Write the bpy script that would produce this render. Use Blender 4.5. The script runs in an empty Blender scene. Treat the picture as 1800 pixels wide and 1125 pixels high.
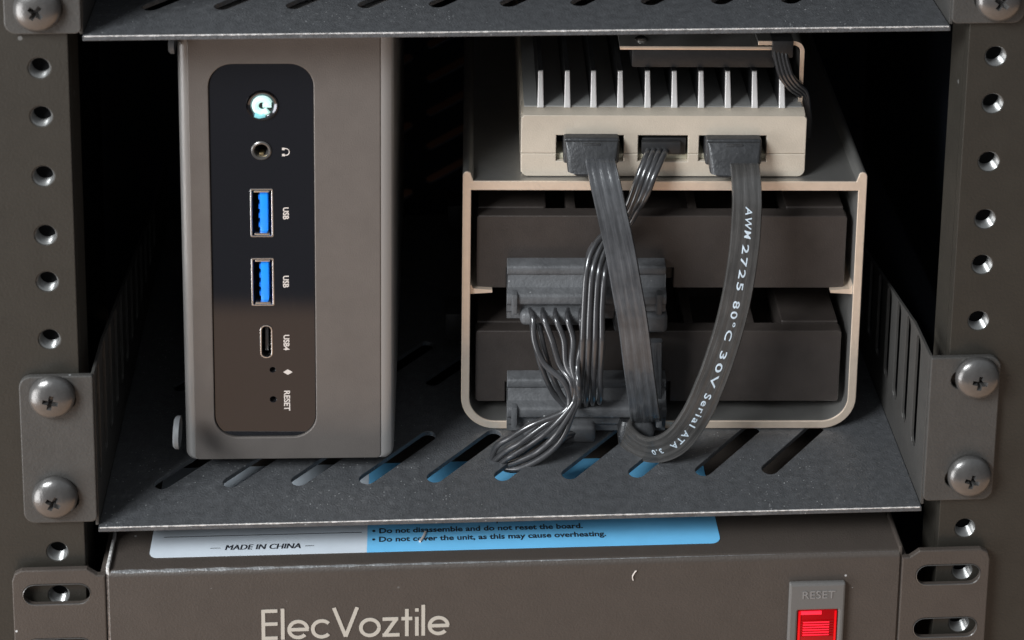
import bpy, bmesh, math, random
from mathutils import Vector, Matrix
random.seed(7)
C = bpy.context.scene.collection
MM = 0.001

# ---------------------------------------------------------------- camera
CAM = (-29.74259, -446.95067, 330.02864)
YAW, PITCH, ROLL, FPX, SHY = 0.05642, 0.19549, 0.01263, 3422.88545, -1319.1505
def cam_axes():
    cy, sy, cp, sp = math.cos(YAW), math.sin(YAW), math.cos(PITCH), math.sin(PITCH)
    fwd = Vector((sy*cp, cy*cp, -sp)); right = Vector((cy, -sy, 0)); up = right.cross(fwd)
    c, s = math.cos(ROLL), math.sin(ROLL)
    return right*c + up*s, up*c - right*s, fwd
RX, UX, FX = cam_axes()
cam_data = bpy.data.cameras.new('camera'); cam = bpy.data.objects.new('camera', cam_data); C.objects.link(cam)
mtx = Matrix.Identity(4)
for i, v in enumerate((RX, UX, -FX)):
    for j in range(3): mtx[j][i] = v[j]
mtx.translation = Vector(CAM)*MM
cam.matrix_world = mtx
cam_data.sensor_width = 36; cam_data.lens = FPX/1800*36
cam_data.shift_y = SHY/1800
cam_data.clip_start = 0.01; cam_data.clip_end = 50
cam_data.dof.use_dof = True; cam_data.dof.focus_distance = 0.53; cam_data.dof.aperture_fstop = 20
bpy.context.scene.camera = cam

# ---------------------------------------------------------------- room light (surroundings in front of the rack) and exposure
world = bpy.data.worlds.new('World'); bpy.context.scene.world = world; world.use_nodes = True
nt = world.node_tree; nt.nodes.clear()
def wn(t): return nt.nodes.new(t)
tc = wn('ShaderNodeTexCoord'); sep = wn('ShaderNodeSeparateXYZ'); nt.links.new(tc.outputs['Generated'], sep.inputs[0])
nz = wn('ShaderNodeTexNoise'); nz.inputs['Scale'].default_value = 2.2; nz.inputs['Detail'].default_value = 2
nt.links.new(tc.outputs['Generated'], nz.inputs['Vector'])
ma = wn('ShaderNodeMath'); ma.operation = 'MULTIPLY_ADD'; ma.inputs[1].default_value = 0.06
nt.links.new(nz.outputs[0], ma.inputs[0]); nt.links.new(sep.outputs['Z'], ma.inputs[2])
mr = wn('ShaderNodeMapRange'); mr.inputs['From Min'].default_value = -1; mr.inputs['From Max'].default_value = 1.1
nt.links.new(ma.outputs[0], mr.inputs['Value'])
cr = wn('ShaderNodeValToRGB'); nt.links.new(mr.outputs[0], cr.inputs[0])
el = cr.color_ramp.elements
def stop(z, c): return ((z + 1)/2.1, c)
stops = [stop(-1, (.95, .66, .47, 1)), stop(-.62, (1.0, .70, .50, 1)), stop(-.498, (.90, .63, .46, 1)), stop(-.492, (.13, .135, .15, 1)),
         stop(-.15, (.15, .145, .15, 1)), stop(.1, (.20, .19, .18, 1)), stop(.5, (.42, .44, .47, 1)), stop(1.1, (.50, .54, .58, 1))]
el[0].position, el[0].color = stops[0]; el[1].position, el[1].color = stops[-1]
for p, c in stops[1:-1]:
    e = el.new(p); e.color = c
bg = wn('ShaderNodeBackground'); bg.inputs['Strength'].default_value = 0.88
side = wn('ShaderNodeMapRange'); side.inputs['From Min'].default_value = -1; side.inputs['From Max'].default_value = 1
side.inputs['To Min'].default_value = 1.15; side.inputs['To Max'].default_value = .72; nt.links.new(sep.outputs['X'], side.inputs[0])
mxw = wn('ShaderNodeMix'); mxw.data_type = 'RGBA'; mxw.blend_type = 'MULTIPLY'; mxw.inputs['Factor'].default_value = 1
nt.links.new(cr.outputs[0], mxw.inputs[6]); nt.links.new(side.outputs[0], mxw.inputs[7]); nt.links.new(mxw.outputs[2], bg.inputs[0])
wo = wn('ShaderNodeOutputWorld'); nt.links.new(bg.outputs[0], wo.inputs[0])
def area(name, loc, target, size, power, col, sy=None):
    l = bpy.data.lights.new(name, 'AREA'); l.energy = power; l.color = col; l.size = size
    if sy: l.shape = 'RECTANGLE'; l.size_y = sy
    o = bpy.data.objects.new(name, l); C.objects.link(o); o.location = loc
    o.rotation_euler = (Vector(target) - Vector(loc)).to_track_quat('-Z', 'Y').to_euler()
    return o
area('window_lamp', (-0.82, -0.68, 0.78), (0, 0, 0.05), 0.46, 24, (0.93, 0.97, 1.0), 0.36)
area('side_window_lamp', (-1.30, -0.62, -0.32), (0, 0, 0.02), 0.8, 15, (0.97, 0.98, 1.0), 0.9)
sc = bpy.context.scene
sc.view_settings.view_transform = 'Standard'; sc.view_settings.look = 'None'; sc.view_settings.exposure = 0; sc.view_settings.gamma = 1

# ---------------------------------------------------------------- frames and pixel -> place
class Frame:
    def __init__(s, o, yaw=0.0): s.o = Vector(o); s.yaw = yaw; s.m = Matrix.Rotation(yaw, 3, 'Z'); s.i = s.m.transposed()
W = Frame((0, 0, 0))
CG = Frame((-13.7, 35.6, -8.35), math.radians(-2.0))       # drive cage, front left bottom
PC = None       # small computer, front left bottom
def ray(px, py, fr):
    d = FX + RX*((px - 900)/FPX) - UX*((py - 562.5 - SHY)/FPX)
    return fr.i @ (Vector(CAM) - fr.o), fr.i @ d
def at(px, py, Y, fr=W):
    c, d = ray(px, py, fr); return c + d*((Y - c.y)/d.y)
def atz(px, py, Z, fr=W):
    c, d = ray(px, py, fr); return c + d*((Z - c.z)/d.z)
def atx(px, py, X, fr=W):
    c, d = ray(px, py, fr); return c + d*((X - c.x)/d.x)

_p, _q = at(326, 806, 17.2), at(692, 809, 17.2)
PC = Frame((_p.x, 17.6, (_p.z + _q.z)/2), math.radians(-1.2))
PCW = (_q - _p).x
# ---------------------------------------------------------------- materials
MATS = {}
def mat(name, col, rough=.5, metal=0.0, bump=0.0, bscale=900, cvar=0.0, cscale=200, dust=0.0, dscale=700, coat=0.0, emit=None, estr=0,
        spec=.5, stretch=None, scratch=0.0, trans=0.0, rvar=0.0, dustcol=(.55, .56, .56, 1)):
    if name in MATS: return MATS[name]
    m = bpy.data.materials.new(name); m.use_nodes = True; n = m.node_tree.nodes; L = m.node_tree.links
    b = n['Principled BSDF']
    b.inputs['Base Color'].default_value = (*col, 1); b.inputs['Roughness'].default_value = rough
    b.inputs['Metallic'].default_value = metal; b.inputs['Specular IOR Level'].default_value = spec
    b.inputs['Coat Weight'].default_value = coat; b.inputs['Coat Roughness'].default_value = .05
    b.inputs['Transmission Weight'].default_value = trans
    if emit: b.inputs['Emission Color'].default_value = (*emit, 1); b.inputs['Emission Strength'].default_value = estr
    t = n.new('ShaderNodeTexCoord'); mp = n.new('ShaderNodeMapping'); L.new(t.outputs['Object'], mp.inputs[0])
    if stretch: mp.inputs['Scale'].default_value = stretch
    vec = mp.outputs[0]
    out = None
    if cvar:
        z = n.new('ShaderNodeTexNoise'); z.inputs['Scale'].default_value = cscale; z.inputs['Detail'].default_value = 5; z.inputs['Roughness'].default_value = .65
        L.new(vec, z.inputs['Vector'])
        r = n.new('ShaderNodeMapRange'); r.inputs['From Min'].default_value = .3; r.inputs['From Max'].default_value = .7
        r.inputs['To Min'].default_value = 1 - cvar; r.inputs['To Max'].default_value = 1 + cvar; L.new(z.outputs[0], r.inputs[0])
        x = n.new('ShaderNodeMix'); x.data_type = 'RGBA'; x.blend_type = 'MULTIPLY'; x.inputs['Factor'].default_value = 1
        x.inputs[6].default_value = (*col, 1); L.new(r.outputs[0], x.inputs[7]); out = x.outputs[2]
        if rvar:
            r2 = n.new('ShaderNodeMapRange'); r2.inputs['From Min'].default_value = .3; r2.inputs['From Max'].default_value = .7
            r2.inputs['To Min'].default_value = rough - rvar; r2.inputs['To Max'].default_value = rough + rvar
            L.new(z.outputs[0], r2.inputs[0]); L.new(r2.outputs[0], b.inputs['Roughness'])
    if dust:                                             # scattered pale dust specks of their own
        z = n.new('ShaderNodeTexVoronoi'); z.inputs['Scale'].default_value = dscale; z.inputs['Randomness'].default_value = 1; L.new(vec, z.inputs['Vector'])
        sp = n.new('ShaderNodeMath'); sp.operation = 'LESS_THAN'; sp.inputs[1].default_value = .16; L.new(z.outputs['Distance'], sp.inputs[0])
        cs = n.new('ShaderNodeSeparateColor'); L.new(z.outputs['Color'], cs.inputs[0])
        gt = n.new('ShaderNodeMath'); gt.operation = 'GREATER_THAN'; gt.inputs[1].default_value = 1 - dust; L.new(cs.outputs[0], gt.inputs[0])
        mu = n.new('ShaderNodeMath'); mu.operation = 'MULTIPLY'; L.new(sp.outputs[0], mu.inputs[0]); L.new(gt.outputs[0], mu.inputs[1])
        fac = mu.outputs[0]
        if scratch:
            w = n.new('ShaderNodeTexNoise'); w.inputs['Scale'].default_value = 320; w.inputs['Detail'].default_value = 8; w.inputs['Roughness'].default_value = .8
            L.new(vec, w.inputs['Vector'])
            g = n.new('ShaderNodeMapRange'); g.inputs['From Min'].default_value = .55; g.inputs['From Max'].default_value = .8; g.inputs['To Max'].default_value = scratch
            L.new(w.outputs[0], g.inputs[0])
            mx = n.new('ShaderNodeMath'); mx.operation = 'MAXIMUM'; L.new(fac, mx.inputs[0]); L.new(g.outputs[0], mx.inputs[1]); fac = mx.outputs[0]
        lg = n.new('ShaderNodeTexNoise'); lg.inputs['Scale'].default_value = 22; lg.inputs['Detail'].default_value = 3; L.new(t.outputs['Object'], lg.inputs['Vector'])
        lr = n.new('ShaderNodeMapRange'); lr.inputs['From Min'].default_value = .42; lr.inputs['From Max'].default_value = .62; L.new(lg.outputs[0], lr.inputs[0])
        lm = n.new('ShaderNodeMath'); lm.operation = 'MULTIPLY'; L.new(fac, lm.inputs[0]); L.new(lr.outputs[0], lm.inputs[1]); fac = lm.outputs[0]
        x = n.new('ShaderNodeMix'); x.data_type = 'RGBA'; L.new(fac, x.inputs['Factor'])
        if out: L.new(out, x.inputs[6])
        else: x.inputs[6].default_value = (*col, 1)
        x.inputs[7].default_value = dustcol; out = x.outputs[2]
    if out: L.new(out, b.inputs['Base Color'])
    if bump:
        z = n.new('ShaderNodeTexNoise'); z.inputs['Scale'].default_value = bscale; z.inputs['Detail'].default_value = 3; L.new(vec, z.inputs['Vector'])
        bp = n.new('ShaderNodeBump'); bp.inputs['Strength'].default_value = bump; bp.inputs['Distance'].default_value = .0003
        L.new(z.outputs[0], bp.inputs['Height']); L.new(bp.outputs[0], b.inputs['Normal'])
    MATS[name] = m; return m
M_RAIL = mat('black_rail_steel', (.030, .027, .022), .44, .15, .25, 1400, .10, 90, dust=.015, dscale=260)
M_SHELF = mat('black_shelf_steel', (.088, .091, .096), .36, .25, .7, 1800, .24, 420, dust=.22, dscale=1100, scratch=.34)
M_EAR = mat('smooth_shelf_steel', (.068, .065, .061), .45, .25, .35, 1600, .10, 160, dust=.01, dscale=600)
M_EDGE = mat('worn_steel_edge', (.72, .70, .68), .45, .3, .6, 1800, .5, 900)
M_SCREW = mat('dark_screw_metal', (.15, .145, .14), .28, .7, .15, 1500, .15, 300)
M_THREAD = mat('bare_thread_steel', (.20, .20, .195), .30, .6, .1, 1500)
M_PC = mat('anodised_grey', (.165, .148, .136), .42, .5, .22, 2600, .06, 120)
M_PCEDGE = mat('anodised_light_edge', (.33, .32, .31), .38, .55, .15, 2600)
M_GLOSS = mat('black_gloss_panel', (.008, .008, .010), .025, 0, 0, dust=.012, dscale=240, spec=.8, dustcol=(.3, .3, .3, 1))
M_CHROME = mat('port_shell_metal', (.75, .74, .72), .22, 1.0, .1, 900)
M_BLUE = mat('usb_blue', (.01, .27, 1.0), .35, emit=None)
M_DARKP = mat('black_plastic', (.022, .022, .023), .42, 0, .2, 1200, .15, 300)
M_VOID = mat('deep_black', (.004, .004, .005), .8)
M_PRINT = mat('pale_print', (.62, .55, .50), .6)
M_WPRINT = mat('white_cable_print', (.52, .60, .67), .5)
M_LOGO = mat('cream_print', (.44, .40, .345), .6)
M_INK = mat('black_ink', (.012, .014, .02), .6)
M_ALU = mat('brushed_aluminium', (.42, .41, .39), .42, .85, .25, 1600, .06, 160)
M_ALUTOP = mat('aluminium_lit_cut_edge', (.92, .76, .61), .38, .65, .2, 1600, .05, 300)  # peach tint puts the room's warm reflection into the cut edges' colour
M_BOARD = mat('silver_case', (.62, .55, .455), .42, .25, .28, 2400, .05, 160)
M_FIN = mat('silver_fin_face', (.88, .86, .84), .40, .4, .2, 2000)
M_HDD = mat('drive_black_coat', (.046, .038, .034), .44, .2, .25, 2200, .12, 140, dust=.012, dscale=300)
M_PLUG = mat('plug_plastic', (.030, .031, .033), .40, 0, .5, 1000, .3, 200, dust=.03, dscale=900)
M_FLOOR = mat('heatsink_dark', (.34, .34, .33), .5, .3, .3, 1500)
M_EMB = mat('embossed_plastic', (.20, .19, .185), .25)
M_RING = mat('button_dark_chrome', (.12, .12, .13), .12, 1.0)
M_CONN = mat('connector_plastic', (.088, .090, .094), .46, 0, .45, 1300, .25, 240, dust=.05, dscale=700)
M_CABLE = mat('cable_black_pvc', (.060, .062, .066), .26, 0, .35, 500, .35, 120, coat=.25)
M_CABLE2 = mat('cable_brown_black_pvc', (.052, .050, .048), .24, 0, .2, 500, .22, 120, coat=.3)
M_WIRE = mat('wire_black_pvc', (.036, .036, .038), .30, 0, .12, 600, .25, 150, coat=.8)
M_PDU = mat('power_strip_paint', (.066, .054, .046), .50, .15, .35, 2000, .06, 130, dust=.012, dscale=520)
M_BEZEL = mat('switch_bezel_plastic', (.12, .115, .11), .4, 0, .1)
M_RED = mat('lit_red_plastic', (.30, .001, .003), .3, 0, 0, emit=(1, .0, .004), estr=.06, coat=.1, spec=.25)
M_REDHOT = mat('lamp_behind_red', (.5, .003, .006), .4, emit=(1, .02, .05), estr=1.5, spec=.3)
M_REDRIM = mat('red_rim_plastic', (.4, .002, .004), .3, emit=(1, .001, .006), estr=.45, spec=.3)
M_STW = mat('white_sticker', (.62, .68, .74), .45, cvar=.05, cscale=60)
M_STB = mat('blue_sticker', (.17, .54, .88), .45, cvar=.06, cscale=60)
M_LED = mat('power_led_glow', (.4, .6, .55), .3, emit=(.66, 1.0, .93), estr=.62)
M_LED2 = mat('power_led_spill', (.2, .5, .55), .3, emit=(.15, .50, .55), estr=.5)
M_GOLD = mat('contact_gold', (.85, .68, .38), .3, 1)
M_PCB = mat('socket_cream', (.50, .47, .36), .5)
M_RUBBER = mat('grey_rubber', (.12, .125, .13), .5)
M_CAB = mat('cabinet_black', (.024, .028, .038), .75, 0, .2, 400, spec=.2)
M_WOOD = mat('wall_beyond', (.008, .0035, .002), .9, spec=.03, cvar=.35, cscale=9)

def streak(m, amp, rough):
    n = m.node_tree.nodes; L = m.node_tree.links; b = n['Principled BSDF']
    uv = n.new('ShaderNodeUVMap'); uv.uv_map = 'along'; mp = n.new('ShaderNodeMapping'); mp.inputs['Scale'].default_value = (.06, 1.0, 1); L.new(uv.outputs[0], mp.inputs[0])
    z = n.new('ShaderNodeTexNoise'); z.inputs['Scale'].default_value = 1.5; z.inputs['Detail'].default_value = 5; z.inputs['Roughness'].default_value = .6; L.new(mp.outputs[0], z.inputs['Vector'])
    r = n.new('ShaderNodeMapRange'); r.inputs['From Min'].default_value = .32; r.inputs['From Max'].default_value = .68
    r.inputs['To Min'].default_value = 1 - amp; r.inputs['To Max'].default_value = 1 + amp; L.new(z.outputs[0], r.inputs[0])
    old = b.inputs['Base Color'].links[0].from_socket
    x = n.new('ShaderNodeMix'); x.data_type = 'RGBA'; x.blend_type = 'MULTIPLY'; x.inputs['Factor'].default_value = 1
    L.new(old, x.inputs[6]); L.new(r.outputs[0], x.inputs[7]); L.new(x.outputs[2], b.inputs['Base Color'])
    r2 = n.new('ShaderNodeMapRange'); r2.inputs['From Min'].default_value = .3; r2.inputs['From Max'].default_value = .7
    r2.inputs['To Min'].default_value = rough - .09; r2.inputs['To Max'].default_value = rough + .16; L.new(z.outputs[0], r2.inputs[0]); L.new(r2.outputs[0], b.inputs['Roughness'])
    bp = n.new('ShaderNodeBump'); bp.inputs['Strength'].default_value = .28; bp.inputs['Distance'].default_value = .0004; L.new(z.outputs[0], bp.inputs['Height'])
    o = b.inputs['Normal'].links[0].from_socket; L.new(o, bp.inputs['Normal']); L.new(bp.outputs[0], b.inputs['Normal'])
streak(M_CABLE, .24, .22); streak(M_CABLE2, .16, .20)
# ---------------------------------------------------------------- object helpers
BASE = {}; FRM = {}
def tag(o, label=None, cat=None, group=None, kind=None):
    if label: o['label'] = label
    if cat: o['category'] = cat
    if group: o['group'] = group
    if kind: o['kind'] = kind
    return o
def thing(name, label, cat, base=(0, 0, 0), fr=W, group=None):
    o = bpy.data.objects.new(name, None); C.objects.link(o); o.empty_display_size = .01
    b = Vector(base); BASE[o.name] = b; FRM[o.name] = fr
    o.location = (fr.o + fr.m @ b)*MM; o.rotation_euler = (0, 0, fr.yaw)
    return tag(o, label, cat, group)
def finish(me, name, m, parent, sharp=30, fr=None):
    b = BASE[parent.name] if parent else Vector((0, 0, 0))
    for v in me.vertices: v.co = (v.co - b)*MM
    me.materials.clear()
    for x in (m if isinstance(m, (list, tuple)) else [m]): me.materials.append(x)
    me.polygons.foreach_set('use_smooth', [True]*len(me.polygons)); me.set_sharp_from_angle(angle=math.radians(sharp))
    me.name = name
    o = bpy.data.objects.new(name, me); C.objects.link(o)
    if parent: o.parent = parent; BASE[o.name] = b
    return o
def part(name, bm, m, parent, sharp=30):
    me = bpy.data.meshes.new(name); bmesh.ops.recalc_face_normals(bm, faces=bm.faces[:]); bm.to_mesh(me); bm.free()
    return finish(me, name, m, parent, sharp)
def add_box(bm, x0, x1, y0, y1, z0, z1, bev=0.0, seg=2, rot=None):
    t = bmesh.new(); bmesh.ops.create_cube(t, size=1)
    for v in t.verts: v.co = Vector(((x0+x1)/2 + v.co.x*(x1-x0), (y0+y1)/2 + v.co.y*(y1-y0), (z0+z1)/2 + v.co.z*(z1-z0)))
    if bev: bmesh.ops.bevel(t, geom=t.edges[:], offset=bev, segments=seg, affect='EDGES', profile=.5)
    if rot: bmesh.ops.rotate(t, cent=rot[0], matrix=rot[1], verts=t.verts[:])
    me = bpy.data.meshes.new('t'); t.to_mesh(me); t.free(); bm.from_mesh(me); bpy.data.meshes.remove(me)
def box(name, x0, x1, y0, y1, z0, z1, m, parent, bev=0.0, seg=2):
    bm = bmesh.new(); add_box(bm, x0, x1, y0, y1, z0, z1, bev, seg); return part(name, bm, m, parent)
def arc(cx, cy, r, a0, a1, n=6): return [(cx + r*math.cos(math.radians(a0 + (a1-a0)*i/n)), cy + r*math.sin(math.radians(a0 + (a1-a0)*i/n))) for i in range(n+1)]
def circle(cx, cy, r, n=28): return [(cx + r*math.cos(2*math.pi*i/n), cy + r*math.sin(2*math.pi*i/n)) for i in range(n)]
def rrect(x0, x1, y0, y1, r, n=6):
    if not isinstance(r, (tuple, list)): r = (r,)*4
    a, b, c, d = r
    P = []
    for (cx, cy, rr, s) in ((x0+a, y0+a, a, 180), (x1-b, y0+b, b, 270), (x1-c, y1-c, c, 0), (x0+d, y1-d, d, 90)):
        P += arc(cx, cy, rr, s, s+90, n) if rr > 0 else [(cx, cy)]
    return P
def slot2(p, q, w, n=8):
    p, q = Vector(p), Vector(q); a = math.degrees(math.atan2((q-p).y, (q-p).x))
    return arc(q.x, q.y, w/2, a-90, a+90, n) + arc(p.x, p.y, w/2, a+90, a+270, n)
XZ = lambda y: (lambda u, v, w: Vector((u, y + w, v)))    # plate facing the viewer: w goes into the rack
XY = lambda z: (lambda u, v, w: Vector((u, v, z - w)))    # plate facing up: w goes down
YZ = lambda x, s=1: (lambda u, v, w: Vector((x + s*w, u, v)))
def plate_me(outline, holes, thick, fn, bev=.15):
    cu = bpy.data.curves.new('p', 'CURVE'); cu.dimensions = '2D'; cu.fill_mode = 'BOTH'
    for P in [outline] + holes:
        s = cu.splines.new('POLY'); s.points.add(len(P)-1); s.use_cyclic_u = True
        for i, p in enumerate(P): s.points[i].co = (p[0], p[1], 0, 1)
    cu.extrude = max(thick/2 - bev, 0); cu.bevel_depth = bev; cu.bevel_resolution = 1; cu.offset = -bev
    o = bpy.data.objects.new('p', cu); C.objects.link(o)
    dg = bpy.context.evaluated_depsgraph_get(); me = bpy.data.meshes.new_from_object(o.evaluated_get(dg))
    bpy.data.objects.remove(o); bpy.data.curves.remove(cu)
    for v in me.vertices: v.co = fn(v.co.x, v.co.y, thick/2 - v.co.z)
    return me
def plate(name, outline, holes, thick, fn, m, parent, bev=.15):
    me = plate_me(outline, holes, thick, fn, bev)
    bm = bmesh.new(); bm.from_mesh(me); bmesh.ops.remove_doubles(bm, verts=bm.verts[:], dist=1e-4); bmesh.ops.recalc_face_normals(bm, faces=bm.faces[:]); bm.to_mesh(me); bm.free()
    return finish(me, name, m, parent, 20)
def lathe(bm, prof, c, axis='-y', n=32):
    """prof: (radius, height along axis)"""
    rings = []
    for r, h in prof:
        ring = []
        for i in range(n):
            a = 2*math.pi*i/n; u, v = r*math.cos(a), r*math.sin(a)
            p = {'-y': (u, -h, v), 'y': (u, h, v), 'z': (u, v, h), 'x': (h, u, v), '-x': (-h, u, v)}[axis]
            ring.append(bm.verts.new(Vector(c) + Vector(p)))
        rings.append(ring)
    for a, b in zip(rings, rings[1:]):
        for i in range(n): bm.faces.new((a[i], a[(i+1) % n], b[(i+1) % n], b[i]))
    if prof[0][0] > 1e-6 and False: bm.faces.new(rings[0])
    return rings
def cap(bm, ring): bm.faces.new(ring)
def spline(P, n=8):
    P = [Vector(p) for p in P]; out = []
    Q = [P[0]*2 - P[1]] + P + [P[-1]*2 - P[-2]]
    for i in range(1, len(Q)-2):
        a, b, c, d = Q[i-1:i+3]
        for k in range(n):
            t = k/n; out.append(.5*((2*b) + (c-a)*t + (2*a-5*b+4*c-d)*t*t + (3*b-a-3*c+d)*t**3))
    out.append(P[-1].copy()); return out
def tube(bm, P, r, n=12, caps=True):
    rings = []; up = None
    for i, p in enumerate(P):
        t = (P[min(i+1, len(P)-1)] - P[max(i-1, 0)]).normalized()
        if up is None: up = t.orthogonal().normalized()
        up = (up - t*up.dot(t)).normalized(); s = t.cross(up)
        rings.append([bm.verts.new(p + up*(r*math.cos(2*math.pi*k/n)) + s*(r*math.sin(2*math.pi*k/n))) for k in range(n)])
    for a, b in zip(rings, rings[1:]):
        for k in range(n): bm.faces.new((a[k], a[(k+1) % n], b[(k+1) % n], b[k]))
    if caps: bm.faces.new(rings[0]); bm.faces.new(rings[-1])
def extrude_x(bm, prof, x0, x1, ends=True):
    """prof: closed list of (y, z)"""
    a = [bm.verts.new((x0, y, z)) for y, z in prof]; b = [bm.verts.new((x1, y, z)) for y, z in prof]; n = len(prof)
    for i in range(n): bm.faces.new((a[i], a[(i+1) % n], b[(i+1) % n], b[i]))
    if ends: bm.faces.new(a); bm.faces.new(b)
def text_me(s, size, extr=.04, bold=0.0, sx=1.0, shear=0, spacing=1.0, align='CENTER'):
    cu = bpy.data.curves.new('t', 'FONT'); cu.body = s; cu.size = size; cu.extrude = extr; cu.offset = bold; cu.shear = shear
    cu.align_x = align; cu.align_y = 'CENTER'; cu.resolution_u = 3; cu.space_character = spacing
    o = bpy.data.objects.new('t', cu); C.objects.link(o)
    dg = bpy.context.evaluated_depsgraph_get(); me = bpy.data.meshes.new_from_object(o.evaluated_get(dg))
    bpy.data.objects.remove(o); bpy.data.curves.remove(cu)
    for v in me.vertices: v.co.x *= sx
    return me
def text(name, s, size, fn, m, parent, **k):
    me = text_me(s, size, **k)
    for v in me.vertices: v.co = fn(v.co.x, v.co.y, v.co.z)
    return finish(me, name, m, parent)

# ================================================================ THE RACK
HOLES = [149.2, 133.35, 117.475, 104.775, 88.9, 73.025, 60.325, 44.45, 28.575, 15.875, 0, -15.875, -28.575, -44.45, -60.3]
HX = 118.25
for s, nm in ((-1, 'left'), (1, 'right')):
    t = thing('rack_rail', ('dark brown grey rack rail with round threaded holes, left of the small computer' if s < 0 else
              'dark brown grey rack rail with round threaded holes, right of the drive cage'), 'rack rail', (s*111, 0, -75), group='front rails of the rack')
    xi, xo = s*111.2, s*152
    plate('face_plate', rrect(min(xi, xo), max(xi, xo), -75, 165, .3), [circle(s*HX, z, 2.75) for z in HOLES], 3.2, XZ(0), M_RAIL, t, .2)
    fold = box('folded_edge', min(xi, xi + s*1.6), max(xi, xi + s*1.6), 3.25, 14, -75, 165, M_RAIL, t)
    for z in HOLES:
        bm = bmesh.new(); prof = [(2.72, .15)]
        for k in range(5): prof += [(2.38, .55 + k*.7), (2.72, .9 + k*.7)]
        r_ = lathe(bm, prof, (s*HX, 0, z), 'y', 24)
        part('threaded_hole', bm, M_THREAD, t, 60)
        bm = bmesh.new(); r_ = lathe(bm, [(2.9, 3.9)], (s*HX, 0, z), 'y', 20); cap(bm, r_[0]); part('hole_shade_cap', bm, M_VOID, t)  # black disc put in for the shade deep inside the hole

# cabinet behind the rails; side walls and end panels added to keep light out
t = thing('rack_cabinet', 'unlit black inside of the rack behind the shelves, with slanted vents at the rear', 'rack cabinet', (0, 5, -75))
for s in (-1, 1): box('added_side_wall', min(s*136, s*138), max(s*136, s*138), 4, 196, -75, 165, M_CAB, t)
for za, zb in ((-76.5, -75), (165, 166.5)): box('added_end_panel', -152, 152, 3.3, 196, za, zb, M_CAB, t)
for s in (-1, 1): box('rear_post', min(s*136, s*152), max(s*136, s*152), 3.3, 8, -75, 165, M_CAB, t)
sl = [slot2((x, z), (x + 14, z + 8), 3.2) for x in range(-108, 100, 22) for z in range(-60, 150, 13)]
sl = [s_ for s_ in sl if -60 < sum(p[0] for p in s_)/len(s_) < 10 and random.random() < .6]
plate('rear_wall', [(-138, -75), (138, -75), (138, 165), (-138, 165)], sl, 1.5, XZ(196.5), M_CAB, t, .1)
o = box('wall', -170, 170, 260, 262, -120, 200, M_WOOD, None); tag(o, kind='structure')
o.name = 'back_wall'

# ---------------------------------------------------------------- shelves
def shelf(dz, z, label, xl=-107.4, xr=105.9):
    t = thing('rack_shelf', label, 'rack shelf', (0, 0, z), group='vented sheet steel rack shelves')
    slots = [slot2((-93.1 + 18*k, 15.5), (-93.1 + 18*k + 16.3, 32.8), 4.4) for k in range(10)]
    slots += [slot2((-93.1 + 18*k, 58), (-93.1 + 18*k + 16.3, 75.3), 4.4) for k in range(10)]
    plate('floor_panel', [(xl, -1.2), (xr, -1.2), (xr, 150), (xl, 150)], slots, 1.3, XY(z), M_SHELF, t, .12)
    # bright worn front edge where the coating has rubbed off
    bm = bmesh.new(); n = 240
    pr = []
    for i in range(n+1):
        x = xl + .4 + (xr - xl - .8)*i/n; j = random.random()
        w = .10 + .16*j*j; pr.append([bm.verts.new((x, -1.2 + w, z + .012)), bm.verts.new((x, -1.225, z - .02)), bm.verts.new((x, -1.225, z - .12 - .16*j))])
    for a, b in zip(pr, pr[1:]):
        bm.faces.new((a[0], a[1], b[1], b[0])); bm.faces.new((a[1], a[2], b[2], b[1]))
    part('worn_edge', bm, M_EDGE, t)
    for s, x in ((-1, xl), (1, xr)):
        off = 5 if s < 0 else 10
        o_ = [(-.2, z + .1), (-.2, dz + 35), (15.5, dz + 34.6), (18, dz + 34), (45, z + 37), (111, z + 24), (150, z + 23), (150, z + .1)]
        sl = []
        for k in range(12):
            y = off + 10*k; top = (z + 40 if y < 16 else z + 40 - (y - 16)*.19)
            sl.append(slot2((y, z + 12.5), (y, top), 4.4, 6))
        plate('side_panel', o_, sl, .8, YZ(x, s), M_EAR, t, .1)
        x0, x1 = (-126, -107.6) if s < 0 else (106.1, 124.4)
        hol = []
        for hz in (dz + 28.575, dz):
            hol.append(slot2((s*(114.2 if s > 0 else 114.6), hz), (s*119.5, hz), 5.2))
        r = (3, 1.5, .5, 3) if s < 0 else (1.5, 3, 3, .5)
        plate('mounting_ear', rrect(x0, x1, dz - 6.4, dz + 35, r), hol, 1.5, XZ(-1.6), M_EAR, t, .3)
    return t
shelf(0, -8.35, 'black vented steel shelf carrying the small computer and the drive cage')
shelf(133.35, 126.2, 'black vented steel shelf across the top of the photo, above the small computer')

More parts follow.
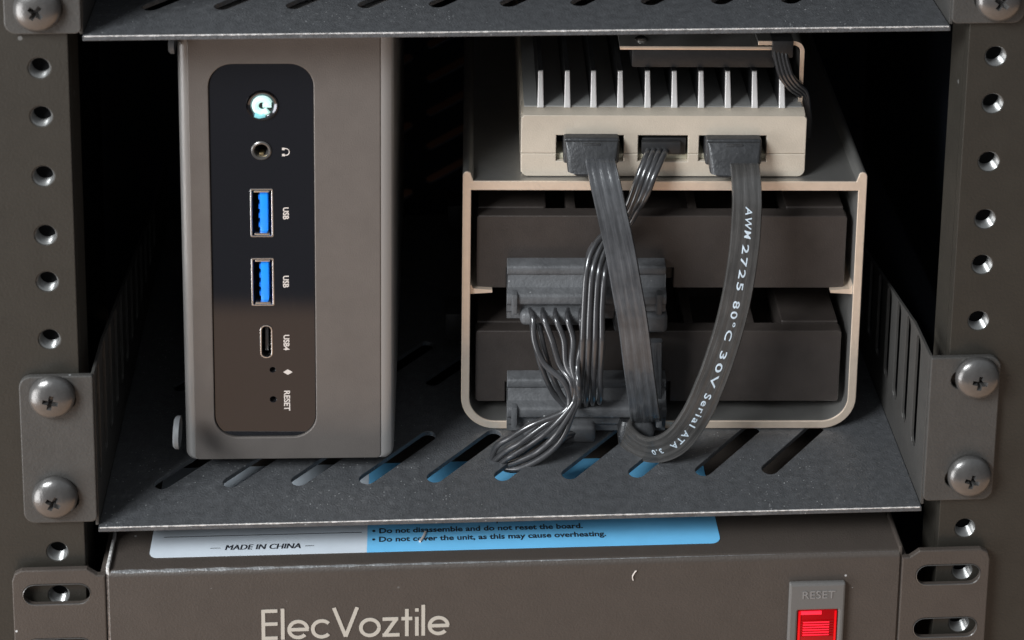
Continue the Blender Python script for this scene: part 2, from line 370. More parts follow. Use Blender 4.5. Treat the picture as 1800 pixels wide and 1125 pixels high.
# ---------------------------------------------------------------- screws
def screw_mesh():
    bm = bmesh.new(); R, H = 5.75, 3.3
    prof = [(R*.985, 0), (R, .25), (R, .55)]
    for k in range(1, 12):
        a = k/12*math.pi/2; prof.append((R*math.cos(a)**.9, .55 + (H - .55)*math.sin(a)))
    prof.append((.02, H))
    rr = lathe(bm, prof, (0, 0, 0), '-y', 40); cap(bm, rr[0]); cap(bm, rr[-1])
    me = bpy.data.meshes.new('h'); bmesh.ops.recalc_face_normals(bm, faces=bm.faces[:]); bm.to_mesh(me); bm.free()
    head = bpy.data.objects.new('h', me); C.objects.link(head)
    c = bmesh.new()
    for a in (0, math.pi/2):
        t = bmesh.new(); bmesh.ops.create_cube(t, size=1)
        for v in t.verts:
            deep = v.co.y > 0
            L_, w_ = (1.8, .6) if deep else (5.2, 1.5)
            v.co = Vector((v.co.x*L_, -1.1 if deep else -4.4, v.co.z*w_))
        bmesh.ops.rotate(t, cent=(0, 0, 0), matrix=Matrix.Rotation(a, 3, 'Y'), verts=t.verts[:])
        for v in t.verts: v.co.y += (-.01 if a else 0)
        m2 = bpy.data.meshes.new('c'); t.to_mesh(m2); t.free(); c.from_mesh(m2)
    bmesh.ops.recalc_face_normals(c, faces=c.faces[:])
    m3 = bpy.data.meshes.new('c'); c.to_mesh(m3); c.free(); cut = bpy.data.objects.new('c', m3); C.objects.link(cut)
    md = head.modifiers.new('b', 'BOOLEAN'); md.operation = 'DIFFERENCE'; md.object = cut; md.solver = 'EXACT'; md.use_self = True
    dg = bpy.context.evaluated_depsgraph_get(); out = bpy.data.meshes.new_from_object(head.evaluated_get(dg))
    bpy.data.objects.remove(head); bpy.data.objects.remove(cut)
    for v in out.vertices: v.co *= MM
    out.materials.clear(); out.materials.append(M_SCREW)
    out.polygons.foreach_set('use_smooth', [True]*len(out.polygons)); out.set_sharp_from_angle(angle=math.radians(32))
    return out
SM = screw_mesh()
def shank_mesh():
    bm = bmesh.new(); prof = []
    for k in range(8): prof += [(2.5, -.1 - k*.6), (2.15, -.4 - k*.6)]
    rr = lathe(bm, prof, (0, 0, 0), '-y', 20); cap(bm, rr[-1])
    me = bpy.data.meshes.new('shank'); bm.to_mesh(me); bm.free()
    for v in me.vertices: v.co *= MM
    me.materials.append(M_SCREW); return me
SH = shank_mesh()
def screw(px, py, ang, label):
    p = at(px, py, -3.4)
    t = thing('machine_screw', label, 'screw', (p.x, -1.9, p.z), group='round headed cross recess screws')
    h = bpy.data.objects.new('screw_head', SM); C.objects.link(h); h.parent = t; h.rotation_euler = (0, math.radians(ang), 0)
    k = bpy.data.objects.new('screw_shank', SH); C.objects.link(k); k.parent = t
screw(64, 19, 38, 'round headed screw on the left rail holding the upper shelf')
screw(90, 702, 12, 'round headed screw at the top of the left ear of the lower shelf')
screw(95, 879, 30, 'round headed screw at the bottom of the left ear of the lower shelf')
screw(1758, 2, 35, 'round headed screw on the right rail holding the upper shelf')
screw(1720, 668, 8, 'round headed screw at the top of the right ear of the lower shelf')
screw(1706, 841, 14, 'round headed screw at the bottom of the right ear of the lower shelf')

# ---------------------------------------------------------------- device on the upper shelf (only its lower edge shows)
t = thing('shelf_device', 'dark device standing on the upper shelf, only its lower front edge in view', 'device', (-60, 17, 126.25))
a = atz(245, 22, 124.9)
box('body', -98, 96, 18.8, 110, 129.0, 165, M_DARKP, t, .8)  # stretched rightwards out of view to stop light falling through the shelf slots
for x in (-88, 84):
    for y in (26, 100):
        bm = bmesh.new(); r_ = lathe(bm, [(4, 0), (4.2, .4), (4.2, 2.9)], (x, y, 126.25), 'z', 24); cap(bm, r_[0]); part('rubber_foot', bm, M_RUBBER, t)

# ================================================================ SMALL COMPUTER
t = thing('mini_computer', 'grey metal small computer standing on end with a glossy black port panel', 'computer', (28, 60, 0), PC)
wid, hei, dep = PCW, 123.6 - PC.o.z, 124
for xx, yy in ((6, 14), (wid - 18, 14), (6, 95), (wid - 18, 95)): box('spacer_pad', xx, xx + 12, yy, yy + 14, -8.33 - PC.o.z, .05, M_DARKP, t, .3)
def pq(px, py): 
    p = at(px, py, 0, PC); return p.x, p.z
p0 = pq(365, 113); p1 = pq(556, 768)
panx0, panx1, panz0, panz1 = p0[0], p1[0], p1[1], p0[1]
# shell: rounded rectangle tube closed by a front face with an opening for the panel
front = plate('front_frame', rrect(2.6, wid-3.4, .3, hei-.3, 1.2), [rrect(panx0, panx1, panz0, panz1, 6.2, 10)], 2.0, XZ(0), M_PC, t, .25)
bm = bmesh.new()
prof = rrect(0, wid, 0, hei, 2.6, 8); inner = rrect(2.9, wid-3.7, .6, hei-.6, 1.0, 8)
def ringat(P, y): return [bm.verts.new((u, y, v)) for u, v in P]
rs = [ringat(inner, .9), ringat(inner, .35), ringat(rrect(2.2, wid-2.9, .5, hei-.5, 1.3, 8), .12), ringat(rrect(.7, wid-.8, .15, hei-.15, 2.0, 8), .55), ringat(rrect(.15, wid-.18, .03, hei-.03, 2.4, 8), 1.1), ringat(prof, 2.2), ringat(prof, dep)]
for A, B in zip(rs, rs[1:]):
    n = len(A)
    for i in range(n): bm.faces.new((A[i], A[(i+1) % n], B[(i+1) % n], B[i]))
bm.faces.new(rs[-1]); part('shell', bm, M_PCEDGE, t, 40)
# glossy inset panel with port openings, and the parts behind
def Z_(py): return pq(460, py)[1]
def X_(px, py=450): return pq(px, py)[0]
ports = []
ux0, ux1 = X_(441), X_(481)
pz = [(Z_(418), Z_(333)), (Z_(539), Z_(455))]
bx, bz = pq(461, 187); jx, jz = pq(459, 266)
cx0, cx1, cz0, cz1 = X_(457, 600), X_(479, 600), Z_(631), Z_(573)
rx, rz = pq(480, 704); lx, lz = pq(479, 652)
holes = [circle(bx, bz, 4.1), circle(jx, jz, 2.6)] + [rrect(ux0+.1, ux1-.1, a+.1, b-.1, .3) for a, b in pz] + [rrect(cx0+.1, cx1-.1, cz0+.1, cz1-.1, 1.4), circle(rx, rz, .85, 16), circle(lx, lz, .75, 16)]
plate('port_panel', rrect(panx0+.12, panx1-.12, panz0+.12, panz1-.12, 6.1, 10), holes, 1.2, XZ(.5), M_GLOSS, t, .1)
# thin bright lip at the panel's lower edge is the frame opening itself
# power button
bm = bmesh.new(); r_ = lathe(bm, [(4.05, .0), (4.05, .6), (3.75, .95), (3.3, .8), (2.7, .35)], (bx, .9, bz), '-y', 36); part('power_button', bm, M_RING, t)
bm = bmesh.new(); r_ = lathe(bm, [(2.75, .34), (2.0, .25), (.05, .2)], (bx, .9, bz), '-y', 36); cap(bm, r_[-1]); pb = part('button_face', bm, M_DARKP, t)
bm = bmesh.new()
for rad in (1.85,):
    A = [Vector((bx + rad*math.cos(a), .45, bz + rad*math.sin(a))) for a in [math.radians(20 + 300*i/20) for i in range(21)]]
    tube(bm, A, .92, 8)
tube(bm, [Vector((bx + .1, .42, bz + .1)), Vector((bx + 2.3, .42, bz + .1))], .6, 8)
part('power_symbol', bm, M_LED, t)
bm = bmesh.new(); A = [Vector((bx - 1.9 + 2.5*i/6, .42, bz - 2.5 + .35*abs(i-3)/3)) for i in range(7)]; tube(bm, A, 1.0, 8); part('lamp_glow', bm, M_LED2, t)  # LED's glow on the button face, put in as an emissive bar
# headphone jack
bm = bmesh.new(); lathe(bm, [(2.6, -.3), (2.6, .25), (2.3, .45), (1.9, .35), (1.75, 0), (1.75, -8)], (jx, .5, jz), '-y', 28); part('audio_jack', bm, M_SCREW, t)
bm = bmesh.new(); r_ = lathe(bm, [(1.74, 8)], (jx, .5, jz), 'y', 20); cap(bm, r_[0]); part('jack_bottom', bm, M_VOID, t)
box('jack_contact', jx-.6, jx+.6, .9, 3.0, jz-1.7, jz-.9, M_GOLD, t, .15)
# usb type A ports
for (a, b) in pz:
    me = plate('usb_port', rrect(ux0, ux1, a, b, .45), [rrect(ux0+.42, ux1-.42, a+.42, b-.42, .25)], 10, XZ(.32), M_CHROME, t, .08)
    box('blue_tongue', ux0 + 2.35, ux0 + 4.35, 1.6, 10, a + .9, b - .8, M_BLUE, me, .15)
    for k in range(4): box('contact', ux0 + 1.95, ux0 + 2.33, 2.0, 8, a + 1.9 + k*2.6, a + 3.1 + k*2.6, M_BLUE, me)
    for zz in (a + .5, b - 1.1): box('spring_tab', ux0 + 1.0, ux1 - 1.0, .5, 2.6, zz, zz + .55, M_CHROME, me, .1)
    box('port_back', ux0 + .3, ux1 - .3, 9.9, 10.6, a + .3, b - .3, M_VOID, me)
me = plate('usb_c_port', rrect(cx0, cx1, cz0, cz1, 1.5), [rrect(cx0+.38, cx1-.38, cz0+.38, cz1-.38, 1.15)], 8, XZ(.3), M_CHROME, t, .08)
box('tongue', (cx0+cx1)/2 - .4, (cx0+cx1)/2 + .4, 1.6, 8, cz0 + 1.4, cz1 - 1.4, M_DARKP, me, .1); box('port_back', cx0+.3, cx1-.3, 7.9, 8.5, cz0+.3, cz1-.3, M_VOID, me)
for (hx_, hz_, r) in ((rx, rz, .85), (lx, lz, .75)):
    bm = bmesh.new(); r_ = lathe(bm, [(r + .1, .05), (r, .3), (r, 4)], (hx_, .46, hz_), 'y', 16); cap(bm, r_[-1]); part('pin_hole', bm, M_DARKP, t)
def vt(px, py, yy, fr=PC):           # text turned a quarter to the right, reading downwards
    c = at(px, py, yy, fr); return lambda x, y, z: Vector((c.x + y, yy - z, c.z - x))
for s_, px, py, sz in (('USB', 502, 375, 2.1), ('USB', 502, 495, 2.1), ('USB4', 503, 602, 2.1), ('RESET', 504, 704, 2.2)):
    text('lettering', s_, sz, vt(px, py, .47), M_PRINT, t, extr=.02, bold=.05, sx={'RESET': 1.02, 'USB4': .97}.get(s_, .95))
c = at(503, 267, .47, PC)            # headphone mark: an arch with two ear cups
bm = bmesh.new(); tube(bm, [Vector((c.x - .75 + .0, .46, c.z + .85))] + [Vector((c.x - .1 + .95*math.cos(a), .46, c.z + .95*math.sin(a))) for a in [math.radians(110 - 220*i/10) for i in range(11)]] + [Vector((c.x - .75, .46, c.z - .85))], .14, 6)
for s in (-1, 1): add_box(bm, c.x - 1.05, c.x - .35, .35, .5, c.z + s*.85 - .3, c.z + s*.85 + .3)
part('headphone_mark', bm, M_PRINT, t)
c = at(506, 654, .47, PC); bm = bmesh.new()
v = [bm.verts.new((c.x + math.cos(math.pi/2*k)*(1.25 if k % 2 == 0 else .8), .46, c.z + math.sin(math.pi/2*k)*(.8 if k % 2 else 1.2))) for k in range(4)]; bm.faces.new(v); part('lamp_mark', bm, M_PRINT, t)
for (px, py, rr_) in ((311, 760, 4.0), (302, 76, 2.6)):
    p = atx(px, py, -.8, PC)
    bm = bmesh.new(); r_ = lathe(bm, [(rr_, 0), (rr_, 1.0), (rr_ - .5, 1.5), (rr_*.5, 1.6), (.05, 1.6)], (0.05, p.y, p.z), '-x', 28); part('rubber_foot', bm, M_RUBBER, t)

# ================================================================ DRIVE CAGE
CW = 109.4
zt = at(1100, 318, 0, CG).z           # top surface of the cage
cage = thing('drive_cage', 'silver aluminium cage with rounded lower corners holding two black drives', 'drive cage', (CW/2, 60, 0), CG)
depth = 150
outer = [(0, zt+1.9)] + arc(9.5, 9.8, 9.5, 180, 270, 10) + arc(CW-9.5, 9.8, 9.5, 270, 360, 10) + [(CW, zt+1.9)]
outer = [(0, zt+1.5)] + arc(9.5, 9.8, 9.5, 180, 270, 10) + arc(CW-9.5, 9.8, 9.5, 270, 360, 10) + [(CW, zt+1.5)] + \
        arc(CW-1.2, zt+1.6, 1.15, 0, 180, 6) + [(CW-2.9, zt), (2.9, zt)] + arc(1.2, zt+1.6, 1.15, 0, 180, 6)
th = 2.3
inner = [(th, zt-2.7)] + arc(9.5, 9.8, 9.5-th, 180, 270, 10) + arc(CW-9.5, 9.8, 9.5-th, 270, 360, 10) + [(CW-th, zt-2.7)]
me = plate('frame', outer, [inner], depth, XZ(0), M_ALU, cage, .22)
# cut front rim, its warm reflection painted in as a paler peach colour
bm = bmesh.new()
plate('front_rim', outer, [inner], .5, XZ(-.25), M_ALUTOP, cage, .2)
for s in (0, 1):
    for zz in (zt - 33.6, ):
        x0, x1 = (th - .1, th + 6) if s == 0 else (CW - th - 6, CW - th + .1)
        bm = bmesh.new()
        pr = [(x0, zz + 2.6), (x0, zz - .6), (x1, zz - .2), (x1, zz + .6), (x0 + .9, zz + 1.0)] if s == 0 else [(x1, zz + 2.6), (x1, zz - .6), (x0, zz - .2), (x0, zz + .6), (x1 - .9, zz + 1.0)]
        A = [bm.verts.new((u, 1.0, v)) for u, v in pr]; B = [bm.verts.new((u, 148, v)) for u, v in pr]
        for i in range(5): bm.faces.new((A[i], A[(i+1) % 5], B[(i+1) % 5], B[i]))
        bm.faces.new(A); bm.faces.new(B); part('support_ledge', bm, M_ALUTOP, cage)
for (px, py) in ((803, 365), (800, 553)):
    p = atx(px, py, -2, CG)
    box('side_catch', -5.0, 0.02, p.y - 5, p.y + 5, p.z - 5.2, p.z + 3.2, M_DARKP, cage, .5)

# ---------------------------------------------------------------- hard drives
def drive(zb, label, grp='three and a half inch drives'):
    x0, x1 = 3.9, CW - 4.4; h = 21.6
    t = thing('hard_drive', label, 'hard drive', (CW/2, 60, zb), CG, grp)
    yf = 2.2
    cx0, cx1 = 13.2 - 1.0, 56.9 + 1.0            # connector opening
    zo = zb + 6.0
    # end wall of the casting with the connector bay cut from its lower edge
    ol = [(x0 + .8, zb), (cx0, zb), (cx0, zo), (cx1, zo), (cx1, zb), (x1 - .5, zb), (x1, zb + .6), (x1, zb + h - .6), (x1 - .6, zb + h), (x0 + .6, zb + h), (x0, zb + h - .6), (x0, zb + .8)]
    plate('end_wall', ol, [], 4.2, XZ(yf), M_HDD, t, .28)
    box('body', x0 + .3, x1 - .3, yf + 4.0, 144, zb + .5, zb + h - 9.0, M_HDD, t, .3)
    z0, z1 = zb + h - 9.2, zb + h + 1.6
    plate('corner_block', rrect(x0 + .4, x0 + 19, yf + 4.0, yf + 30, (0, 1, 5, 5)), [], z1 - z0 - 1.2, XY(z1 - 1.2), M_HDD, t, .35)
    plate('corner_block', rrect(x1 - 16.2, x1 - .4, yf + 3.8, yf + 30, (.5, .5, 1, 1)), [], z1 - z0 - .9, XY(z1 - .9), M_HDD, t, .35)
    for xx in (x0 + 24.5, x1 - 43.2, x1 - 26.2):
        box('casting_rib', xx, xx + 2.6, yf + 3.9, yf + 32, z0, z1 - 1.8, M_HDD, t, .3)
    box('lid_panel', x0 + .6, x1 - .6, yf + 31, 143, z0 - .1, z1 + .6, M_HDD, t, .6)
    return t
zb1 = at(1350, 507, 2, CG).z; zb2 = at(1350, 706, 2, CG).z
drive(zb1, 'black hard drive in the upper bay of the cage'); drive(zb2, 'black hard drive in the lower bay of the cage')

# ================================================================ BOARD COMPUTER ON THE CAGE
bd = thing('single_board_computer', 'silver cased board computer with a finned heatsink lying on top of the drive cage', 'computer', (50, 50, zt), CG)
bl = at(915, 312, 2, CG).x; br = at(1414, 312, 2, CG).x
BZ0 = zt + .25; seam = at(1100, 270, 2, CG).z; BZ1 = at(1100, 203, 2, CG).z
oy = 2.0
sx0, sx1, sz0, sz1 = at(978, 238, oy, CG).x, at(1097, 238, oy, CG).x, at(1040, 283, oy, CG).z, at(1040, 238, oy, CG).z
mx0, mx1, mz0 = at(1122, 240, oy, CG).x, at(1210, 240, oy, CG).x, at(1160, 284, oy, CG).z
tx0, tx1 = at(1229, 242, oy, CG).x, at(1348, 242, oy, CG).x
def case(name, z0, z1, cut_top):
    pts = []
    rad = 2.0
    ol = rrect(bl, br, z0, z1, (rad if not cut_top else .2,)*2 + (.2 if not cut_top else .6,)*2)
    ho = []
    for a, b, zl in ((sx0, sx1, sz0), (mx0, mx1, mz0), (tx0, tx1, sz0)):
        ho.append((a, b, max(zl, z0), min(sz1, z1)))
    # outline with the port notches
    if cut_top:   # upper half: notches open downwards at the seam
        P = [(bl, z0)]
        for a, b, zl, zh in ho: P += [(a, z0), (a, zh), (b, zh), (b, z0)]
        P += [(br, z0), (br, z1 - .8), (br - .8, z1), (bl + .8, z1), (bl, z1 - .8)]
    else:
        P = arc(bl + rad, z0 + rad, rad, 180, 270, 5) + arc(br - rad, z0 + rad, rad, 270, 360, 5) + [(br, z1)]
        for a, b, zl, zh in reversed(ho): P += [(b, z1), (b, zl), (a, zl), (a, z1)]
        P += [(bl, z1)]
    return P
plate('upper_shell', case('u', seam + .06, BZ1, True), [], 2.2, XZ(oy), M_BOARD, bd, .22)
plate('lower_shell', case('l', BZ0, seam - .06, False), [], 2.2, XZ(oy), M_BOARD, bd, .22)
# long body behind the end face
bm = bmesh.new(); add_box(bm, bl + .05, br - .05, oy + 9, 138, BZ0 + .2, BZ1 - .3, .8)
for a, b in ((bl + .05, sx0 - .3), (sx1 + .3, mx0 - .3), (mx1 + .3, tx0 - .3), (tx1 + .3, br - .05)):
    add_box(bm, a, b, oy + 2.15, oy + 9.1, BZ0 + .1, BZ1 - .4, 0)
add_box(bm, bl + .3, br - .3, oy + 2.15, oy + 9.2, sz1 + .2, BZ1 - .45, 0)
part('case_body', bm, M_BOARD, bd)
# chamfered shoulder and heatsink floor
bm = bmesh.new()
z2 = BZ1 + 1.0
extrude_x(bm, [(oy + .25, BZ1 - .6), (oy + .25, BZ1 - .05), (oy + 2.4, z2), (oy + 5.5, z2), (oy + 5.5, BZ1 - .6)], bl + .5, br - .5)
part('shoulder', bm, M_BOARD, bd)
box('heatsink_floor', bl + .8, br - .8, oy + 3.0, 137, BZ1 - .2, z2 + .3, M_FLOOR, bd, .2)
fz = at(1160, 130, oy + 3.4, CG).z
fxs = [at(px, 187, oy + 3, CG).x for px in (950, 997, 1043, 1090, 1138, 1185, 1232, 1279, 1326, 1374)]
for fx in fxs:
    lean = lambda u, v, w, o0: Vector((u, o0 + w + (v - z2)*.30*(1 if w < 5 else 0), v))
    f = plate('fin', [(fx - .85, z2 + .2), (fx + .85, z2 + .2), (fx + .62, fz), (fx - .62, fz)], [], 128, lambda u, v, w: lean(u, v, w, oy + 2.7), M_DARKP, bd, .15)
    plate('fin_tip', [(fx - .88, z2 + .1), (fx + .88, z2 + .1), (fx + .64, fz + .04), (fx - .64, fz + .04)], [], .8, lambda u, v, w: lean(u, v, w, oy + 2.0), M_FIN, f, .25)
# sockets inside the openings
for i, (a, b, zl) in enumerate(((sx0, sx1, sz0), (mx0, mx1, mz0), (tx0, tx1, sz0))):
    box('socket_back', a - .2, b + .2, oy + 8.2, oy + 9.3, zl - .2, sz1 + .2, M_VOID, bd)
    box('circuit_board', a + .05, b - .05, oy + 1.4, oy + 8.4, zl + .1, zl + 1.5, M_PCB, bd, .1)
box('power_socket', mx0 + 1.2, mx1 - .5, oy + 1.0, oy + 8, mz0 + 1.55, sz1 - 1.3, M_DARKP, bd, .2)

# ---------------------------------------------------------------- fan under its bracket
yb = oy + 6
ba = at(1090, 80, yb, CG); bb = at(1412, 72, yb, CG)
fanz0 = max(fz + .25, at(1240, 126, yb, CG).z); fanx0, fanx1 = at(1110, 120, yb + 1, CG).x, at(1362, 120, yb + 1, CG).x
pz_ = at(1240, 82, yb, CG).z
brk = thing('fan_bracket', 'pale bent metal bracket rising over the right side of the heatsink', 'bracket', (br, 30, BZ1), CG)
zc = at(1400, 72, yb, CG).z; xr = at(1413, 120, yb, CG).x; xl_ = at(1333, 72, yb, CG).x
zlow = at(1410, 187, yb, CG).z
P = [(xr, zlow)] + arc(xr - 3, zc - 3, 3, 0, 90, 6) + [(xl_, zc), (xl_, zc - 1.2)] + arc(xr - 3, zc - 3, 1.8, 90, 0, 6) + [(xr - 1.2, zlow)]
plate('bent_strip', P, [], 34, XZ(yb), M_ALU, brk, .15)
plate('lit_cut_edge', P, [], .3, XZ(yb - .15), M_ALUTOP, brk, .1)
box('upright_tab', xr - 5.6, xr - 4.7, yb + 1, yb + 3, zc - 3.6, zc - 1.2, M_ALUTOP, brk, .1)
fan = thing('cooling_fan', 'thin square black module under a pale plate, above the heatsink fins', 'fan', ((fanx0 + fanx1)/2, 30, fanz0), CG)
box('fan_body', fanx0, fanx1, yb + .6, yb + 38, fanz0, pz_ - 1.0, M_DARKP, fan, .5)
tp = box('top_plate', ba.x, fanx1 + .6, yb + .3, yb + 40, pz_ - .95, pz_, M_ALU, fan, .15)
box('lit_cut_edge', ba.x, fanx1 + .6, yb, yb + .28, pz_ - .95, pz_, M_ALUTOP, tp, .08)
c = at(1127, 70, yb + 4, CG)
bm = bmesh.new(); r_ = lathe(bm, [(1.7, 0), (1.7, .5), (1.2, .9), (.05, 1.0)], (c.x, yb + 4, pz_), 'z', 20); part('rivet', bm, M_CHROME, fan)
fl = thing('fan_lead', 'thin flat black lead curling from the fan down beside the board computer', 'cable', (br, 10, BZ1), CG)
for k in range(4):
    P = [at(1360 + 7*k, 82 + 2*k, yb - .1, CG), at(1364 + 6.5*k, 106, yb - 1.2, CG), at(1372 + 6.5*k, 134 - k, yb - 2, CG), at(1388 + 5*k, 156 - 3*k, yb - 1.5, CG), at(1408 + 3*k, 170 - 3*k, yb + .5, CG),
         at(1417 + 1.5*k, 190, yb + 3, CG), at(1420 + 1.2*k, 215, yb + 6, CG), at(1419 + k, 240, yb + 9, CG)]
    bm = bmesh.new(); tube(bm, spline(P, 6), .62, 8); part('wire', bm, M_WIRE, fl)
p = at(1372, 84, yb, CG)
box('plug', p.x - 2.4, p.x + 3.4, yb - 1.0, yb + 5, p.z - 2.6, p.z + 2.4, M_DARKP, fl, .4)

# ================================================================ CABLES
def ribbon_frames(ctrl, n=10, fr=CG):
    Ls = spline([at(a, b, d, fr) for a, b, d, _, _, _ in ctrl], n); Rs = spline([at(a, b, d, fr) for _, _, _, a, b, d in ctrl], n)
    return Ls, Rs
def ribbon(name, ctrl, m, parent, w, th=1.15, n=10, ribs=4, fr=CG):
    Ls, Rs = ribbon_frames(ctrl, n, fr); bm = bmesh.new(); rings = []
    cen = [(a+b)/2 for a, b in zip(Ls, Rs)]; frames = []
    for i, c in enumerate(cen):
        t = (cen[min(i+1, len(cen)-1)] - cen[max(i-1, 0)]).normalized()
        v = (Rs[i] - Ls[i]); v = (v - t*v.dot(t)).normalized(); nn = v.cross(t).normalized()   # towards the viewer side
        if nn.y > 0 and False: nn = -nn
        frames.append((c, t, v, nn)); ring = []
        K = 28
        for k in range(K+1):
            s = -1 + 2*k/K; e = math.sqrt(max(0, 1 - max(0, (abs(s) - .88)/.12)**2))
            ring.append((s*w/2, (th/2)*(.55 + .45*e) + .05*math.cos(s*math.pi*ribs*1.0)*e))
        lower = [(x, -z) for x, z in reversed(ring)]
        rings.append([bm.verts.new(c + v*x + nn*z) for x, z in ring + lower])
    uvl = bm.loops.layers.uv.new('along'); run = 0
    for i, (a, b) in enumerate(zip(rings, rings[1:])):
        m_ = len(a); nx_ = run + (cen[i+1] - cen[i]).length
        for k in range(m_):
            f = bm.faces.new((a[k], a[(k+1) % m_], b[(k+1) % m_], b[k]))
            for lp, (uu, kk) in zip(f.loops, ((run, k), (run, k+1), (nx_, k+1), (nx_, k))): lp[uvl].uv = (uu, (kk if kk <= m_//2 else m_ - kk)*.3)
        run = nx_
    bm.faces.new(rings[0]); bm.faces.new(rings[-1])
    return part(name, bm, m, parent, 50), frames

def boot(bm, cx, z_top, z_bot, w_top, w_bot, y0, y1):
    pass
def sata_plug(cab, px0, px1, py0, py1, wpx0, wpx1, wpy):
    """overmoulded straight plug entering the board's socket, with the cable leaving it downwards"""
    a = at(px0, py0, oy - 2.5, CG); b = at(px1, py1, oy - 2.5, CG)
    box('plug_body', a.x, b.x, oy - 2.6, oy + 7, b.z, a.z, M_PLUG, cab, .7, 3)
    c = at(wpx0, py1, oy - 5.5, CG); d = at(wpx1, wpy, oy - 5.5, CG)
    bm = bmesh.new(); zt_ = a.z - 2.0
    pts_top = [(a.x + .4, zt_ - .6), (b.x - .4, zt_ - .6)]
    box('latch', (a.x+b.x)/2 - 2.4, (a.x+b.x)/2 + 2.4, oy - 3.9, oy - 2.5, a.z - 3.0, a.z - .9, M_PLUG, cab, .25)
    # tapered boot: wide and deep at the plug, narrow where the cable leaves
    sec = [(a.x + .3, b.x - .3, oy - 3.2, oy - 1.5, a.z - .7), (a.x + .5, b.x - .5, oy - 5.4, oy + .5, a.z - 3.4), (a.x + 1.0, b.x - 1.0, oy - 6.6, oy - .5, b.z - .5),
           (c.x + .2, d.x - .2, oy - 7.0, oy - 2.2, (b.z*1.0 + d.z)/2), (c.x + .8, d.x - .8, oy - 6.6, oy - 3.0, d.z)]
    rings = []
    for x0, x1, y0, y1, z in sec:
        rings.append([bm.verts.new((u, v, z)) for u, v in rrect(x0, x1, y0, y1, min(1.2, (y1-y0)*.3), 3)])
    for A, B in zip(rings, rings[1:]):
        n = len(A)
        for i in range(n): bm.faces.new((A[i], A[(i+1) % n], B[(i+1) % n], B[i]))
    bm.faces.new(rings[0]); bm.faces.new(rings[-1]); part('strain_relief', bm, M_PLUG, cab, 45)

# left data cable: board -> loops down in front and back up to the upper drive
c1 = thing('sata_data_cable', 'plain flat black data cable hanging from the left port of the board computer', 'cable', (50, 0, zt), CG, 'flat data cables')
sata_plug(c1, 991, 1088, 243, 288, 1004, 1078, 306)
L1 = [(1026, 282, -3, 1084, 282, -3), (1029, 300, -6, 1088, 298, -6), (1041, 350, -10, 1099, 346, -10), (1053, 400, -12, 1109, 394, -12), (1063, 450, -13, 1120, 443, -13), (1074, 510, -13.5, 1130, 503, -13.5), (1084, 570, -13.5, 1141, 564, -13.5),
      (1092, 640, -12.5, 1151, 636, -12.5), (1100, 695, -10.5, 1158, 693, -10.5), (1105, 726, -8, 1161, 724, -8), (1108, 737, -5, 1162, 735, -5), (1110, 734, -2.6, 1162, 732, -2.6), (1112, 712, -1.6, 1163, 710, -1.6), (1113, 660, -2, 1163, 655, -2), (1113, 600, -3, 1163, 598, -3)]
ribbon('flat_cable', L1, M_CABLE, c1, 8.1, 1.9)
# right data cable, printed
c2 = thing('sata_data_cable', 'flat black data cable with white lettering, curving from the right port of the board computer', 'cable', (70, 0, zt), CG, 'flat data cables')
sata_plug(c2, 1241, 1338, 245, 291, 1254, 1330, 308)
L2 = [(1280, 288, -3, 1336, 288, -3), (1283, 305, -6, 1338, 305, -6), (1289, 345, -10, 1337, 348, -10), (1288, 385, -12, 1336, 388, -12), (1283, 430, -13, 1334, 436, -13), (1273, 490, -14, 1326, 500, -14), (1259, 550, -14.5, 1314, 565, -14.5),
      (1240, 610, -15, 1296, 630, -15), (1220, 665, -15.5, 1274, 690, -15.5), (1196, 715, -16, 1248, 748, -16), (1168, 752, -16.5, 1212, 795, -16.5), (1140, 768, -15, 1170, 812, -15), (1118, 764, -11, 1130, 806, -12), (1106, 748, -7, 1098, 788, -8), (1112, 735, -3, 1092, 765, -4), (1120, 728, 0, 1095, 748, -1)]
_, F2 = ribbon('flat_cable', L2, M_CABLE2, c2, 7.9, 1.7)
# lettering follows the cable
arcl = [0]
for a, b in zip(F2, F2[1:]): arcl.append(arcl[-1] + (b[0]-a[0]).length)
SIDE = -1 if F2[len(F2)//3][3].y > 0 else 1
def on_ribbon(u, v, w):
    u = min(max(u, 0), arcl[-1] - 1e-3)
    i = max(k for k in range(len(arcl)-1) if arcl[k] <= u); f = (u - arcl[i])/(arcl[i+1] - arcl[i])
    c, t_, vv, nn = [F2[i][q].lerp(F2[i+1][q], f) for q in range(4)]
    s = v/4.0
    return c + vv*v + nn*SIDE*(.87 + .05*math.cos(s*math.pi*4) + w)
def near_u(px, py):
    best = None
    for i, (c, _, _, _) in enumerate(F2):
        p = at(px, py, c.y, CG); d = (p - c).length
        if best is None or d < best[0]: best = (d, arcl[i])
    return best[1]
def ribbon_text(s, pa, pb, size=2.5, dv=.5, shear=0.0):
    u0, u1 = near_u(*pa), near_u(*pb)
    me = text_me(s, size, extr=.03, bold=.02, spacing=1.25, align='LEFT', shear=shear)
    x0 = min(v.co.x for v in me.vertices); x1 = max(v.co.x for v in me.vertices)
    bm = bmesh.new(); bm.from_mesh(me); bmesh.ops.triangulate(bm, faces=bm.faces[:])
    bmesh.ops.subdivide_edges(bm, edges=[e for e in bm.edges if e.calc_length() > .8], cuts=2, use_grid_fill=False); bm.to_mesh(me); bm.free()
    for v in me.vertices: v.co = on_ribbon(u0 + (v.co.x - x0)/(x1 - x0)*(u1 - u0), v.co.y + dv, v.co.z)
    return finish(me, 'lettering', M_WPRINT, c2, 60)
ribbon_text('AWM', (1312, 364), (1308, 418), dv=.3, shear=.2)
ribbon_text('2725', (1306, 430), (1292, 504), dv=.1)
